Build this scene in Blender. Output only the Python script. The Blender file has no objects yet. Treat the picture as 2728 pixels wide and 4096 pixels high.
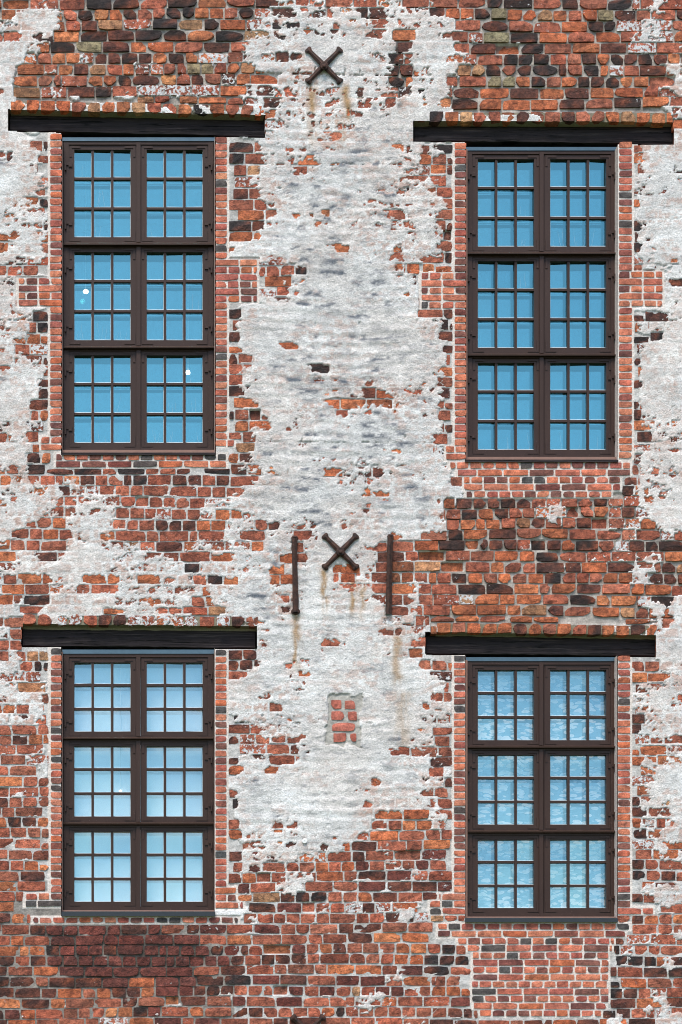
import bpy, bmesh, math, random
import numpy as np
from mathutils import Vector

random.seed(7); RNG = np.random.default_rng(11)
scene = bpy.context.scene
COL = scene.collection

# ------------------------------------------------------------------ camera, sky, sun, exposure
# Facade: x to the right, z up, wall face at y = 0 with the outside towards -y. Facade measurements are written in
# centimetres (u from the left, v downwards from the top of the measured area, which is 682 x 1024 cm).
Z0 = 3.6                       # height of the lowest measured course above the ground
CAMX, CAMD, CAMZ = 0.9, 20.0, 1.6
cam_d = bpy.data.cameras.new('camera'); cam = bpy.data.objects.new('camera', cam_d); COL.objects.link(cam)
cam.location = (CAMX, -CAMD, CAMZ); cam.rotation_euler = (math.radians(90), 0, 0)
cam_d.sensor_fit = 'HORIZONTAL'; cam_d.sensor_width = 36.0
cam_d.lens = 36.0*CAMD/6.82
cam_d.shift_x = (3.41-CAMX)/6.82
cam_d.shift_y = (Z0+5.12-CAMZ)/6.82
cam_d.clip_start = 0.1; cam_d.clip_end = 3000
scene.camera = cam

SUN_EL, SUN_AZ = math.radians(60), math.radians(200)
world = bpy.data.worlds.new('World'); scene.world = world; world.use_nodes = True
wn = world.node_tree; wn.nodes.clear()
w_out = wn.nodes.new('ShaderNodeOutputWorld'); w_bg = wn.nodes.new('ShaderNodeBackground')
sky = wn.nodes.new('ShaderNodeTexSky'); sky.sky_type = 'NISHITA'; sky.sun_disc = False
sky.sun_elevation = SUN_EL; sky.sun_rotation = SUN_AZ
sky.air_density = 1.0; sky.dust_density = 1.2; sky.ozone_density = 1.0; sky.altitude = 20
wn.links.new(sky.outputs[0], w_bg.inputs[0]); w_bg.inputs[1].default_value = 0.085
wn.links.new(w_bg.outputs[0], w_out.inputs[0])
sun_d = bpy.data.lights.new('sun', 'SUN'); sun_d.energy = 1.5; sun_d.angle = math.radians(24); sun_d.color = (1.0, 0.93, 0.84)
sun = bpy.data.objects.new('sun', sun_d); COL.objects.link(sun)
sdir = Vector((math.sin(SUN_AZ)*math.cos(SUN_EL), math.cos(SUN_AZ)*math.cos(SUN_EL), math.sin(SUN_EL)))  # towards the sun
sun.rotation_euler = sdir.to_track_quat('Z', 'Y').to_euler(); sun.location = (0, -10, 30)
vs = scene.view_settings; vs.view_transform = 'Standard'; vs.look = 'None'; vs.exposure = 1.55; vs.gamma = 1.0
scene.cycles.filter_width = 1.0; scene.cycles.max_bounces = 8; scene.cycles.transparent_max_bounces = 16

# ------------------------------------------------------------------ helpers
def P(u, v, s=0.0):
    """point seen at facade measurement (u, v) that stands s metres behind the wall face (negative = proud)"""
    k = (CAMD+s)/CAMD
    return (CAMX+(u/100-CAMX)*k, s, CAMZ+((1024-v)/100+Z0-CAMZ)*k)

def lin(r, g, b):
    f = lambda c: ((c/255+0.055)/1.055)**2.4 if c > 10 else c/255/12.92
    return (f(r), f(g), f(b))

class MB:
    def __init__(s): s.v = []; s.f = []; s.m = []; s.c = []
    def add(s, vs, fs, mi=0, col=None):
        n = len(s.v); s.v += [tuple(p) for p in vs]
        s.f += [tuple(n+i for i in f) for f in fs]; s.m += [mi]*len(fs)
        if col is not None: s.c += col if isinstance(col, list) else [col]*len(vs)
        return s
    def box(s, u0, u1, v0, v1, s0, s1, mi=0):
        """box with its front face s0 and back face s1 metres behind the wall face; outline measured on its front"""
        q = [P(u0, v1, s0), P(u1, v1, s0), P(u1, v0, s0), P(u0, v0, s0)]
        q += [(x, s1, z) for x, y, z in q]
        return s.add(q, [(0, 1, 2, 3), (7, 6, 5, 4), (4, 5, 1, 0), (5, 6, 2, 1), (6, 7, 3, 2), (7, 4, 0, 3)], mi)
    def mesh(s, name, mats, smooth=False):
        me = bpy.data.meshes.new(name); me.from_pydata(s.v, [], s.f)
        for m in mats: me.materials.append(m)
        if len(mats) > 1: me.polygons.foreach_set('material_index', s.m)
        if s.c:
            a = me.color_attributes.new('tint', 'FLOAT_COLOR', 'POINT')
            a.data.foreach_set('color', np.array(s.c, np.float32).ravel())
        if smooth: me.polygons.foreach_set('use_smooth', [True]*len(s.f))
        me.update(); return me
    def build(s, name, mats, parent=None, smooth=False):
        if not isinstance(mats, (list, tuple)): mats = [mats]
        return link(name, s.mesh(name, mats, smooth), parent)

def link(name, data, parent=None):
    o = bpy.data.objects.new(name, data); COL.objects.link(o)
    if parent is not None: o.parent = parent
    return o
def tag(o, label=None, cat=None, group=None, kind=None):
    for k, x in (('label', label), ('category', cat), ('group', group), ('kind', kind)):
        if x: o[k] = x
    return o

# ------------------------------------------------------------------ materials
def nmat(name, rough=0.8):
    m = bpy.data.materials.new(name); m.use_nodes = True
    nt = m.node_tree; b = nt.nodes['Principled BSDF']; b.inputs['Roughness'].default_value = rough
    return m, nt, b
def N(nt, t, **kw):
    n = nt.nodes.new(t)
    for k, x in kw.items():
        if k in n.inputs: n.inputs[k].default_value = x
        else: setattr(n, k, x)
    return n
def noise(nt, scale, detail=4, rough=0.55, stretch=None):
    g = N(nt, 'ShaderNodeNewGeometry'); out = g.outputs['Position']
    if stretch:
        mp = N(nt, 'ShaderNodeMapping'); mp.inputs['Scale'].default_value = stretch
        nt.links.new(out, mp.inputs['Vector']); out = mp.outputs[0]
    n = N(nt, 'ShaderNodeTexNoise', Scale=scale, Detail=detail, Roughness=rough)
    nt.links.new(out, n.inputs['Vector']); return n.outputs['Fac']
def ramp(nt, fac, a, b, ca=(0, 0, 0, 1), cb=(1, 1, 1, 1)):
    r = N(nt, 'ShaderNodeValToRGB'); e = r.color_ramp.elements
    e[0].position = a; e[1].position = b; e[0].color = ca; e[1].color = cb
    nt.links.new(fac, r.inputs[0]); return r.outputs[0]
def mix(nt, fac, a, b, mode='MIX'):
    m = N(nt, 'ShaderNodeMix', data_type='RGBA', blend_type=mode)
    for sock, x in ((m.inputs[0], fac), (m.inputs[6], a), (m.inputs[7], b)):
        if hasattr(x, 'is_linked'): nt.links.new(x, sock)
        elif isinstance(x, (int, float)): sock.default_value = x
        else: sock.default_value = (*x[:3], 1)
    return m.outputs[2]
def math_(nt, op, a, b):
    m = N(nt, 'ShaderNodeMath', operation=op)
    for i, x in enumerate((a, b)):
        if hasattr(x, 'is_linked'): nt.links.new(x, m.inputs[i])
        else: m.inputs[i].default_value = x
    return m.outputs[0]
def bump(nt, bsdf, h, strength=0.5, dist=0.01):
    b = N(nt, 'ShaderNodeBump', Strength=strength, Distance=dist)
    nt.links.new(h, b.inputs['Height']); nt.links.new(b.outputs[0], bsdf.inputs['Normal'])

def brick_material(name, soot, rough_scale, dist):
    m, nt, b = nmat(name, 0.92)
    at = N(nt, 'ShaderNodeAttribute', attribute_name='tint')
    c = at.outputs['Color']
    # mottled firing and weathering inside one brick
    n1 = noise(nt, 13, 5, 0.62)
    c = mix(nt, math_(nt, 'MULTIPLY', ramp(nt, n1, 0.36, 0.66), 0.45), c, mix(nt, 1.0, c, (1.06, 1.0, 0.95), 'MULTIPLY'))
    c = mix(nt, 1.0, c, ramp(nt, noise(nt, 9, 5, 0.65), 0.36, 0.64, (0.58, 0.52, 0.50, 1), (1.34, 1.30, 1.24, 1)), 'MULTIPLY')
    n2 = noise(nt, 19, 6, 0.68)
    c = mix(nt, math_(nt, 'MULTIPLY', ramp(nt, n2, 0.48, 0.64), soot), c, mix(nt, 1.0, c, (0.16, 0.16, 0.19), 'MULTIPLY'))
    n3 = noise(nt, 95, 3, 0.7)
    c = mix(nt, 1.0, c, ramp(nt, n3, 0.3, 0.72, (0.50, 0.50, 0.50, 1), (1.12, 1.12, 1.12, 1)), 'MULTIPLY')
    # remains of lime wash: alpha of the tint is how much is left on this brick
    n4 = noise(nt, 26, 6, 0.66)
    thr = math_(nt, 'SUBTRACT', 0.80, math_(nt, 'MULTIPLY', at.outputs['Alpha'], 0.36))
    msk = N(nt, 'ShaderNodeMapRange'); nt.links.new(n4, msk.inputs[0]); nt.links.new(thr, msk.inputs[1])
    nt.links.new(math_(nt, 'ADD', thr, 0.035), msk.inputs[2])
    c = mix(nt, msk.outputs[0], c, (0.60, 0.60, 0.60))
    nt.links.new(c, b.inputs['Base Color'])
    h = math_(nt, 'ADD', math_(nt, 'MULTIPLY', noise(nt, rough_scale, 6, 0.7), 1.0), math_(nt, 'MULTIPLY', n3, 0.3))
    bump(nt, b, h, 0.9, dist)
    return m
M_OLD = brick_material('old_brick', 0.70, 34, 0.022)
M_NEW = brick_material('new_brick', 0.35, 40, 0.008)

def coat_material(name, dist):
    m, nt, b = nmat(name, 0.95)
    at = N(nt, 'ShaderNodeAttribute', attribute_name='tint'); c = at.outputs['Color']
    n1 = noise(nt, 75, 4, 0.75)
    c = mix(nt, 1.0, c, ramp(nt, n1, 0.34, 0.66, (0.70, 0.70, 0.70, 1), (1.15, 1.15, 1.15, 1)), 'MULTIPLY')
    n2 = noise(nt, 48, 5, 0.8)
    c = mix(nt, ramp(nt, n2, 0.60, 0.70), c, mix(nt, 1.0, c, (0.46, 0.47, 0.48), 'MULTIPLY'))
    nt.links.new(c, b.inputs['Base Color'])
    bump(nt, b, math_(nt, 'ADD', noise(nt, 28, 8, 0.75), math_(nt, 'MULTIPLY', n1, 0.5)), 0.9, dist)
    return m
M_COAT = coat_material('lime_plaster', 0.016)
M_MORT = coat_material('mortar', 0.010)

def paint_material():
    m, nt, b = nmat('brown_paint', 0.42)
    n = noise(nt, 6, 5, 0.6, (1, 1, 0.25)); n2 = noise(nt, 60, 3, 0.6)
    c = mix(nt, n, lin(46, 32, 27), lin(64, 46, 38))
    c = mix(nt, ramp(nt, n2, 0.62, 0.75), c, lin(84, 66, 60))
    nt.links.new(c, b.inputs['Base Color']); b.inputs['Specular IOR Level'].default_value = 0.22; bump(nt, b, n2, 0.25, 0.003); return m
M_PAINT = paint_material()
def beam_material():
    m, nt, b = nmat('tarred_oak', 0.75)
    n = noise(nt, 5, 8, 0.65, (0.35, 1, 7)); n2 = noise(nt, 3, 6, 0.7, (0.5, 1, 14))
    c = mix(nt, n, lin(26, 22, 25), lin(62, 55, 56))
    c = mix(nt, ramp(nt, noise(nt, 4, 8, 0.7, (0.3, 1, 11)), 0.56, 0.70), c, lin(92, 82, 80))
    c = mix(nt, ramp(nt, n2, 0.57, 0.60), c, (0.003, 0.003, 0.003))
    nt.links.new(c, b.inputs['Base Color']); b.inputs['Specular IOR Level'].default_value = 0.15; bump(nt, b, math_(nt, 'ADD', n, n2), 0.9, 0.02); return m
M_BEAM = beam_material()
def iron_material():
    m, nt, b = nmat('rusty_iron', 0.62)
    n = noise(nt, 22, 6, 0.7)
    c = mix(nt, ramp(nt, n, 0.35, 0.7), lin(36, 28, 27), lin(86, 56, 44))
    nt.links.new(c, b.inputs['Base Color']); b.inputs['Specular IOR Level'].default_value = 0.25; bump(nt, b, noise(nt, 60, 6, 0.75), 1.0, 0.014); return m
M_IRON = iron_material()
def flat_material(name, col, rough, metal=0.0, sc=14, amp=0.25, dist=0.004):
    m, nt, b = nmat(name, rough); b.inputs['Metallic'].default_value = metal
    n = noise(nt, sc, 6, 0.65)
    c = mix(nt, n, tuple(x*(1-amp) for x in col), tuple(min(1, x*(1+amp)) for x in col))
    nt.links.new(c, b.inputs['Base Color']); bump(nt, b, n, 0.3, dist); return m
M_ZINC = flat_material('zinc_flashing', (0.08, 0.13, 0.16), 0.4, 0.5)
M_SLATE = flat_material('slate', lin(27, 37, 44), 0.6)
M_EDGE_SHEEN = flat_material('pane_edge_sheen', (0.42, 0.52, 0.58), 0.5)  # pale reflection along the pane edges, put into their border colour
M_CORE = flat_material('wall_core', (0.24, 0.14, 0.11), 0.95)
M_ROOM = flat_material('room_plaster', (0.14, 0.15, 0.16), 0.9)
M_FLOOR = flat_material('room_floor', (0.20, 0.15, 0.11), 0.6)
M_WHITE = flat_material('white_plastic', (0.75, 0.75, 0.73), 0.4)
M_GRASS = flat_material('grass_ground', (0.07, 0.10, 0.035), 0.95, sc=0.8, amp=0.5, dist=0.05)

def glass_material(name, fac, tint, clear=0.88):
    m = bpy.data.materials.new(name); m.use_nodes = True; nt = m.node_tree; nt.nodes.clear()
    out = N(nt, 'ShaderNodeOutputMaterial'); mx = N(nt, 'ShaderNodeMixShader'); gl = N(nt, 'ShaderNodeBsdfGlossy', Roughness=0.015)
    tr = N(nt, 'ShaderNodeBsdfTransparent'); tr.inputs[0].default_value = (clear, (1+clear)/2, (1+clear)/2, 1)
    gl.inputs[0].default_value = (*tint, 1)
    bp = N(nt, 'ShaderNodeBump', Strength=0.10, Distance=0.01); nt.links.new(noise(nt, 3.2, 2, 0.5), bp.inputs['Height'])
    nt.links.new(bp.outputs[0], gl.inputs['Normal'])
    mx.inputs[0].default_value = fac
    nt.links.new(tr.outputs[0], mx.inputs[1]); nt.links.new(gl.outputs[0], mx.inputs[2]); nt.links.new(mx.outputs[0], out.inputs[0])
    return m
M_GLASS = glass_material('window_glass', 0.30, (0.36, 0.89, 0.94))
M_GLASSC = glass_material('clear_window_glass', 0.23, (0.54, 0.94, 1.0), 0.98)
M_GLASSC2 = glass_material('clear_secondary_glass', 0.18, (0.56, 0.94, 1.0), 0.98)
M_GLASS2 = glass_material('secondary_glass', 0.28, (0.36, 0.89, 0.94))
def blind_material(name, pattern):
    m, nt, b = nmat(name, 0.9)
    if pattern:      # pale overlapping drifting shapes printed on blue
        g = N(nt, 'ShaderNodeNewGeometry'); wv = N(nt, 'ShaderNodeTexNoise', Scale=4.0, Detail=2.0)
        nt.links.new(g.outputs['Position'], wv.inputs['Vector'])
        off = N(nt, 'ShaderNodeVectorMath', operation='MULTIPLY_ADD'); nt.links.new(wv.outputs['Color'], off.inputs[0]); off.inputs[1].default_value = (0.10, 0, 0.12)
        nt.links.new(g.outputs['Position'], off.inputs[2])
        mp = N(nt, 'ShaderNodeMapping'); mp.inputs['Scale'].default_value = (10.5, 0.01, 27); nt.links.new(off.outputs[0], mp.inputs['Vector'])
        vo = N(nt, 'ShaderNodeTexVoronoi', Scale=1.0); nt.links.new(mp.outputs[0], vo.inputs['Vector'])
        a = ramp(nt, vo.outputs['Distance'], 0.44, 0.50, (1, 1, 1, 1), (0, 0, 0, 1))
        n2 = noise(nt, 16, 3, 0.5, (0.45, 1, 1.8))
        c = mix(nt, a, (0.20, 0.36, 0.45), (0.97, 0.96, 0.95))
        c = mix(nt, ramp(nt, n2, 0.60, 0.63), c, (0.45, 0.60, 0.68))
    else:
        c = mix(nt, noise(nt, 4, 3, 0.5), (0.84, 0.86, 0.87), (0.90, 0.91, 0.92))
    nt.links.new(c, b.inputs['Base Color']); return m
M_BLIND = blind_material('blind_cloth', False)
M_PRINT = blind_material('printed_blind', True)
M_LAMP = bpy.data.materials.new('lamp_glow'); M_LAMP.use_nodes = True
_b = M_LAMP.node_tree.nodes['Principled BSDF']; _b.inputs['Emission Color'].default_value = (1, 0.86, 0.66, 1); _b.inputs['Emission Strength'].default_value = 3.5
M_SCR = flat_material('streak_residue', (0.50, 0.60, 0.66), 0.8); M_SCR.node_tree.nodes['Principled BSDF'].inputs['Alpha'].default_value = 0.5

# ------------------------------------------------------------------ survey of the wall
# One character per patch of about 10 x 10.7 cm.  . plaster  , sooty plaster  - plaster with chips  + half bare
# bare brick: o orange  r red  b brown  k black  t tan  y stone  m maroon; R / O the same still smeared with lime;  # openings
TILES = {
(0,0): "roorRrrrkbbbbrbrb o--...rbbboobbrrb -+++.-rrbbbttRRok rr..+rooobbybbkko -.++ttbbyybbooobo -++rrooOObbbbbbbb ..ooRRobbooooRRRr -+orrrRRRooobbboo +ooobRrRbbbRRRRRR .ooooooortbbootrr . - .bbkk .-.bb r+-.r ,..-r",
(0,1): "rbbrooobbbOORR-rr kkooorRbrR+RRR+-. bbttbbooR+o-++--+ bbbookkoOO+o-.-+- orrrbbo.R---.-... bbooORRR.+bbbO..- rryyrroo-..-+o.-- orrrrRRooor+r+.-- RRRRooo++RRR+rr-r rokkorroRRR+-..-o OOOrr-+o oRRRo--o O--+-+-o kkr+--+-.+- kkr-+-.+,++ rrr-+.oo-.-",
(0,2): "RRRRR+rr+rrrrrkkb -+bboooR+OooObbyy ..-rroRRR-RRRbkbb -..r-bbooo-rrRyyb ..-r-bb.+--Rrrbbo --rr-oooR.o.+rrrk -+or.boo-+.-ttbbr +--rrbb--+rrbrryy r.rr-bb-.-.bbboob o-oorbR...bbboobb oo.,r-oorbootorrr oo,-..- o,,.-.. .,,.,or+bbk -,,+,.r-o.b ,-.,,..-oob",
(0,3): "bbybbbyyrkkbRR-Rr oootobrryybbrr-rb bbrrbboobkkRrR-rr Rkkroorrbbbr+.-oo rbkkrrroobbrrRrb+ kkkorbbbbobbbbbbr bbbbbbbkkoRrRRb.. ookrroobbbooobbr. bbbooobbbooorrr-. boooobbbrbbbboo.r brorbbrrroottooo+ o r br+r. k.-.+ b....",
(1,0): "...-o ....- ..ook -o-+k ..+++ ..+.k oo..r o+..r ..r.o r+rrb +-### +o### .+### .-.kk +-.rk .-ooo",
(1,1): "brR++.-r..+ k++++,,.,.. bbr-+...,-. brrr+,..,o, kboRR.ooo,, kbbR+.,.--. koo.,...--, -.-..-,,-.o ##-+R..,.,, ###rrrkk.,, ###bo+,,... ###-rr-.,.. bbbr..,,,,, b.-+....... b-....,.... b-....-.,..",
(1,2): ".,..,krrr.b -++,-+...rr ,+.,,.-...r ,-.ooo-.,.b -o-,,rr..+b -.,++++,..b -..-..+-..b o-+r.o....r -+,.+R-Rrrb ,..,.+oo### .,-,-..b### ...,.+-.### ...,,+.+### .,,+..-rrbb -.--....-.b .,,,,,-...b",
(1,3): "b..-+ -..rr b.... o.r.- k..++ k...- k.... k.... brr-o ###ro ###rb ###oR ###rr bbbR+ r.+r- kkk..",
(2,0): ".orRb .+-rb o.+.b ,-..b -..-b ...bb .-+rr o-++r +-+rr r-.bb ..-o# -+-bb oo-rrbbkkRrbbkrrr o.+-r.b.bRrrrrrrR -..+..bR+RR+rrkrR o..-.rRrRR++rRrrR",
(2,1): "b....oo,... br.-..,,... r-..,,..kk. r+....,.,r. b-..++,,,., oo-.,..,.oo b+b....o.,r bob+..oo.,. bo-...+.,.- #r-.+.-r.., #b.,....,+. b-...-..-+. bbbkkbR+o.o-.,,o+ rrrrrbbr-..,.,,.- RrrrroR....,..... rrr-+++.-...,,,..",
(2,2): ".,......,.b ...,,-,...b ..,,.--..-r ,.,......-r ,.br+-.r+-b oooooo-,,.r r+.,-o...rr -.,.,,..-+r ..,,.,o..-b ..+,,,,..rr -.,,,o...r+ --++,++-..r R--r+-,++--b##### +-..-.,,-+-rb#### ...oo..,,+-.bbkkb .-.+,..,.-oobbbbb",
(2,3): "b+--. b+-rR rr-+- b.-+. br.-+ krRrr b..-r br.rr bb-r+ brRrr #r-+. brrR. bbrRrR bbr.-+. brbbbbbbbrrrR.--. rbRR++rrbbRrr+--.",
(3,0): "R...rRR....rrrrRR --ooooo....RRrrbb .rrbbor-..oorbbro rrrrrrr-....RRRbb or..bo.+++.RR++++ +++.+.....---RR.. rroooR++ooooRRooR Roooor+rRrRR++.R- oRRkk.,+..R.+R+RR .+rr...r+RooOo.+r rr+r-.+RRbbR+...- -r rr r.ttt -+rkk +rRrr",
(3,1): "rbrRRoor-.,....,. brrooo..rrr.rr,,- rrrrr-,rro..rr... br-++R+Roo,.rr... RroRoo.RR.,oor... .bk...RR-.oo+...o --ookoo...oo...+. +.-r..+,,,-r..... ++rr++.-,,.r--... rRrorR--,,.r-.... .-rroRb.r-......- -......,- r......rr bbr...-.... bbr..r+R... r+....oo.-+",
(3,2): ".r--,..,..ookooob r.-.RR.-+.Rroooob ...,rr.RRrrbkobbb ..-rrrrooobboobbb ..-rrbRrrorRbrroo orRbbbbbttooorooo or-rbor.borbborro ...rboo+rrRbbbrbb ...-brr.rrRRRoooo ....-roRrrRoooooo ...-+-.Rrroorooro ..++rr.+ .......r .-.-r.ro.oo ,-.....+rro ....,....-r",
(3,3): "rrrR.Rbbrrbbb+-.- brbbbbbbbrRRRoo.+ bbbboorrrrrRRrr+r bRbbbbbbbrRRbbbbb bobbobrrRRRRR.-oo rrbbRRbooobb..rbr bbookrrrrroo+-rbb oorrboobborRooobr oorrrrbbooooo+.b. ortobbrtoottrr.o. oooooorrrRRRoo.r. oboooroorbbooo.+. ... r.. bbrRR ooo+.",
(4,0): "++or+ R+..r orr.r .-+.r rrrrr rbooo +rr+r rrrRR rrrrR oRrrr rRRrr brrrr rrrRr obbrb rrrrb rrbrr",
(4,1): "-......-+.. .-.k+...... -..rr--.... k.--....-.. brr-.+-.... bRoRRrr-... rr-Rrro.... b.-.rrr...- o..oo...... --,........ o.,.......- k.......... k...,...... r...rrr-+.. bRb.....-.. oo.-..k..b.",
(4,2): "-.......-.r ##......-rr ##.....+o.- ##......-r+ ##..-....rr ##...,...rr .....rrr+oo .........+o ........+r- ..+r......b .-+.....rrr ..r......+r ..-rooook.r ..-rRrorr-r .Rrrobrrrrr rrb+Rrrroor",
(4,3): "b.... --..r b+... b+-.- b-r.+ rRRRr oooRR b.RR. bb+.. b+... k+-.. b.+-. bRRr. b-rr. br-.- bR.bb",
(5,0): "rrRrr orooo rrrrb obrrb rr### oo### bbb## rrbbmmmmbmmmmbbmm roorbmmmmmmmmmmmm obookkmmmmbmmmmmm rrrbbmmmmmmmmmmmm borrorrmmmmmmmmmm bbborrrmbbmmmooom brbrbboorooobboro rrbbbbRrrrroormmt brobrrbrrrRRRooRR",
(5,1): "b..oo.rk+rr b.r-rrrrooR ooorr+..roR rRrr+..rrrr ootbrrkkrr +rboorrrRr bRrrRrrRrr rR+rrrrrrrr mmmbroobbryoorrob mmmmkbobbbbbbrrrr mmmorobrrbRrrrrro mmmbbrkkrrrrbbbro mmbbbbbbrrrrrrRrr okbrR+rrbrborrr+r +oorrrbbbbbrrrrbb rrrorrbrrrbrbbrbr",
(5,2): "rbrrRrrrrRr oorrR+rRrrb r+ooorR+rrb rroo+rrrbb# r+ooorrRr## rRbb++.rR## rrrbbb.rrr# bbboorRoookk##### brrrrrooorkkr#### +rrrrooookbRr#### rrrrrroorbbbk#### rrrr+.ooborro#### rrrrrrrrrrrok#### rR+.+rrrrRrro#### bR.rrrrrrrrbb#### rrrrrr+Rrrr+brrrr",
(5,3): "brr+- brrrr krrbr b-... bbr.. ##rRr ##krb bb-r. br+Rrrr bRbbrrb k-kkb.+ bbbbbbk k+bbbrr kbbb.-r kbr.rRr bbbbbbbbbb.bbbb..",
}
NR, NC = 96, 68
CH = np.full((NR, NC), '#', dtype='<U1')
for (tr_, tc), rows in TILES.items():
    for i, r in enumerate(rows.split()):
        r = (r.ljust(17, '#') if tc in (0, 2) else r.rjust(17, '#'))[:17]
        CH[tr_*16+i, tc*17:tc*17+17] = list(r)
for rr, cc, up in ((slice(1, 12), slice(34, 45), 1), (slice(12, 48), slice(64, 68), 1), (slice(2, 12), slice(28, 34), 1)):   # brick only shows in flakes here
    blk = CH[rr, cc]; CH[rr, cc] = np.where(np.isin(blk, list('+')), '-', np.where(np.isin(blk, list('roRO')), '+', blk))
CH[3:10, 39] = 'b'; CH[[3, 4, 6, 8], 40] = 'b'                                  # scar of a lost wall tie
VAL = {'.': 1.0, ',': 1.0, '-': 0.73, '+': 0.58, 'R': 0.38, 'O': 0.38, '#': np.nan}
MV = np.vectorize(lambda c: VAL.get(c, 0.0))(CH).astype(float)
GV = (CH == ',').astype(float)
MM = (CH == 'm').astype(float)
for _ in range(60):                                   # carry values on behind the openings
    bad = np.isnan(MV)
    if not bad.any(): break
    acc = np.zeros_like(MV); cnt = np.zeros_like(MV)
    for dy, dx in ((0, 1), (0, -1)):
        s = np.roll(MV, (dy, dx), (0, 1)); ok = ~np.isnan(s)
        acc[ok] += s[ok]; cnt[ok] += 1
    fill = bad & (cnt > 0); MV[fill] = acc[fill]/cnt[fill]
MV = np.nan_to_num(MV, nan=0.5)
CW, CHH = 682/NC, 1024/NR

# fine grid, one vertex per centimetre
U0, U1, V0, V1 = -80, 762, -70, 1094
us = np.arange(U0, U1+1, dtype=float); vs_ = np.arange(V0, V1+1, dtype=float)
UU, VV = np.meshgrid(us, vs_)
GH, GW = UU.shape
def vnoise(cu, cv, seed, U=UU, V=VV):
    """smooth value noise in 0..1 with cells of cu x cv cm"""
    r = np.random.default_rng(seed)
    x = (U-U0)/cu+3; y = (V-V0)/cv+3
    g = r.random((int(y.max())+5, int(x.max())+5))
    i = np.floor(x).astype(int); j = np.floor(y).astype(int)
    fx = x-i; fy = y-j; fx = fx*fx*(3-2*fx); fy = fy*fy*(3-2*fy)
    return (g[j, i]*(1-fx)+g[j, i+1]*fx)*(1-fy)+(g[j+1, i]*(1-fx)+g[j+1, i+1]*fx)*fy
def fbm(cu, cv, seed, oct=4, gain=0.55):
    t = np.zeros_like(UU); a = 1.0; n = 0
    for k in range(oct):
        t += a*vnoise(max(cu/2**k, 0.9), max(cv/2**k, 0.9), seed+k*17); n += a; a *= gain
    return t/n
def smap(A, U, V):
    U = np.abs(U); U = np.where(U > 682, 1364-U, U); V = np.abs(V); V = np.where(V > 1024, 2048-V, V)     # beyond the survey the wall goes on alike
    x = np.clip(U/CW-0.5, 0, NC-1.001); y = np.clip(V/CHH-0.5, 0, NR-1.001)
    i = x.astype(int); j = y.astype(int); fx = x-i; fy = y-j
    fx = fx*fx*(3-2*fx); fy = fy*fy*(3-2*fy)
    return (A[j, i]*(1-fx)+A[j, i+1]*fx)*(1-fy)+(A[j+1, i]*(1-fx)+A[j+1, i+1]*fx)*fy
def char_at(u, v):
    u = abs(u); u = 1364-u if u > 682 else u; v = abs(v); v = 2048-v if v > 1024 else v
    return CH[min(NR-1, max(0, int(v/CHH))), min(NC-1, max(0, int(u/CW)))]
sstep = lambda a, b, x: (lambda t: t*t*(3-2*t))(np.clip((x-a)/(b-a), 0, 1))

# ------------------------------------------------------------------ openings, lintels, new brick surrounds (cm)
WIN = [  # frame left, right, section tops and bottoms
    dict(x0=63.5, x1=213.5, sec=[(141.3, 243), (245.5, 346.5), (348.7, 452)], head=137.4, sill=(452, 455), lab='upper left'),
    dict(x0=467.0, x1=616.3, sec=[(150.7, 252.3), (254.6, 354), (356.2, 459)], head=147.0, sill=(459, 462), lab='upper right'),
    dict(x0=63.5, x1=213.2, sec=[(654, 737.4), (739.6, 822.8), (825, 911)], head=649.6, sill=(911, 916), lab='lower left'),
    dict(x0=467.0, x1=615.8, sec=[(661.4, 746), (748.3, 830.8), (833, 917.4)], head=657.2, sill=(917.4, 922), lab='lower right'),
]
LINT = [  # top left, top right, bottom right, bottom left of the beam face
    [(9.8, 114.6), (264.2, 120.0), (264.2, 137.6), (9.8, 131.0)],
    [(414.4, 125.8), (672.4, 126.0), (672.4, 144.6), (414.4, 141.6)],
    [(22.6, 628.8), (255.3, 630.6), (255.3, 648.8), (22.6, 646.2)],
    [(426.4, 635.2), (654.8, 638.6), (654.8, 656.6), (426.4, 654.2)],
]
# bricks of the course that hangs over each beam: (x0, x1, bottom at x0, bottom at x1)
LROW = [(10.5, 264, 110.4, 115.8), (414.5, 673, 121.6, 122.6), (23, 258, 624.6, 626.6), (437, 657, 632.6, 635.6)]
LMAP = ['ooooortkootrrrokoorro', 'rkotrrobrrbrrotoo', 'rrORRrbbRROORorRbr', 'orooobororboobo']
new_bricks = [[] for _ in range(4)]          # (x0, x1, v0, v1) in each surround
excl = []                                    # areas the old brickwork leaves free
PITCH = 7.22; BH = 5.85
def fill_course(w, xa, xb, v, inner, typ, hdr=11.1, strt=23.4, j=1.45, h=BH):
    """lay new bricks from the window edge outward between xa and xb"""
    x = xa if inner == 'l' else xb
    first = True; k = 0
    while True:
        ln = hdr if typ == 'h' else strt
        if typ == 'mix': ln = (hdr, strt)[k % 2]
        ln += random.uniform(-0.5, 0.5)
        if inner == 'l':
            e = min(x+ln, xb)
            if e-x > 1.6: new_bricks[w].append((x, e, v, v+h))
            x = e+j
            if x > xb-1.6: break
        else:
            e = max(x-ln, xa)
            if x-e > 1.6: new_bricks[w].append((e, x, v, v+h))
            x = e-j
            if x < xa+1.6: break
        k += 1
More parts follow.
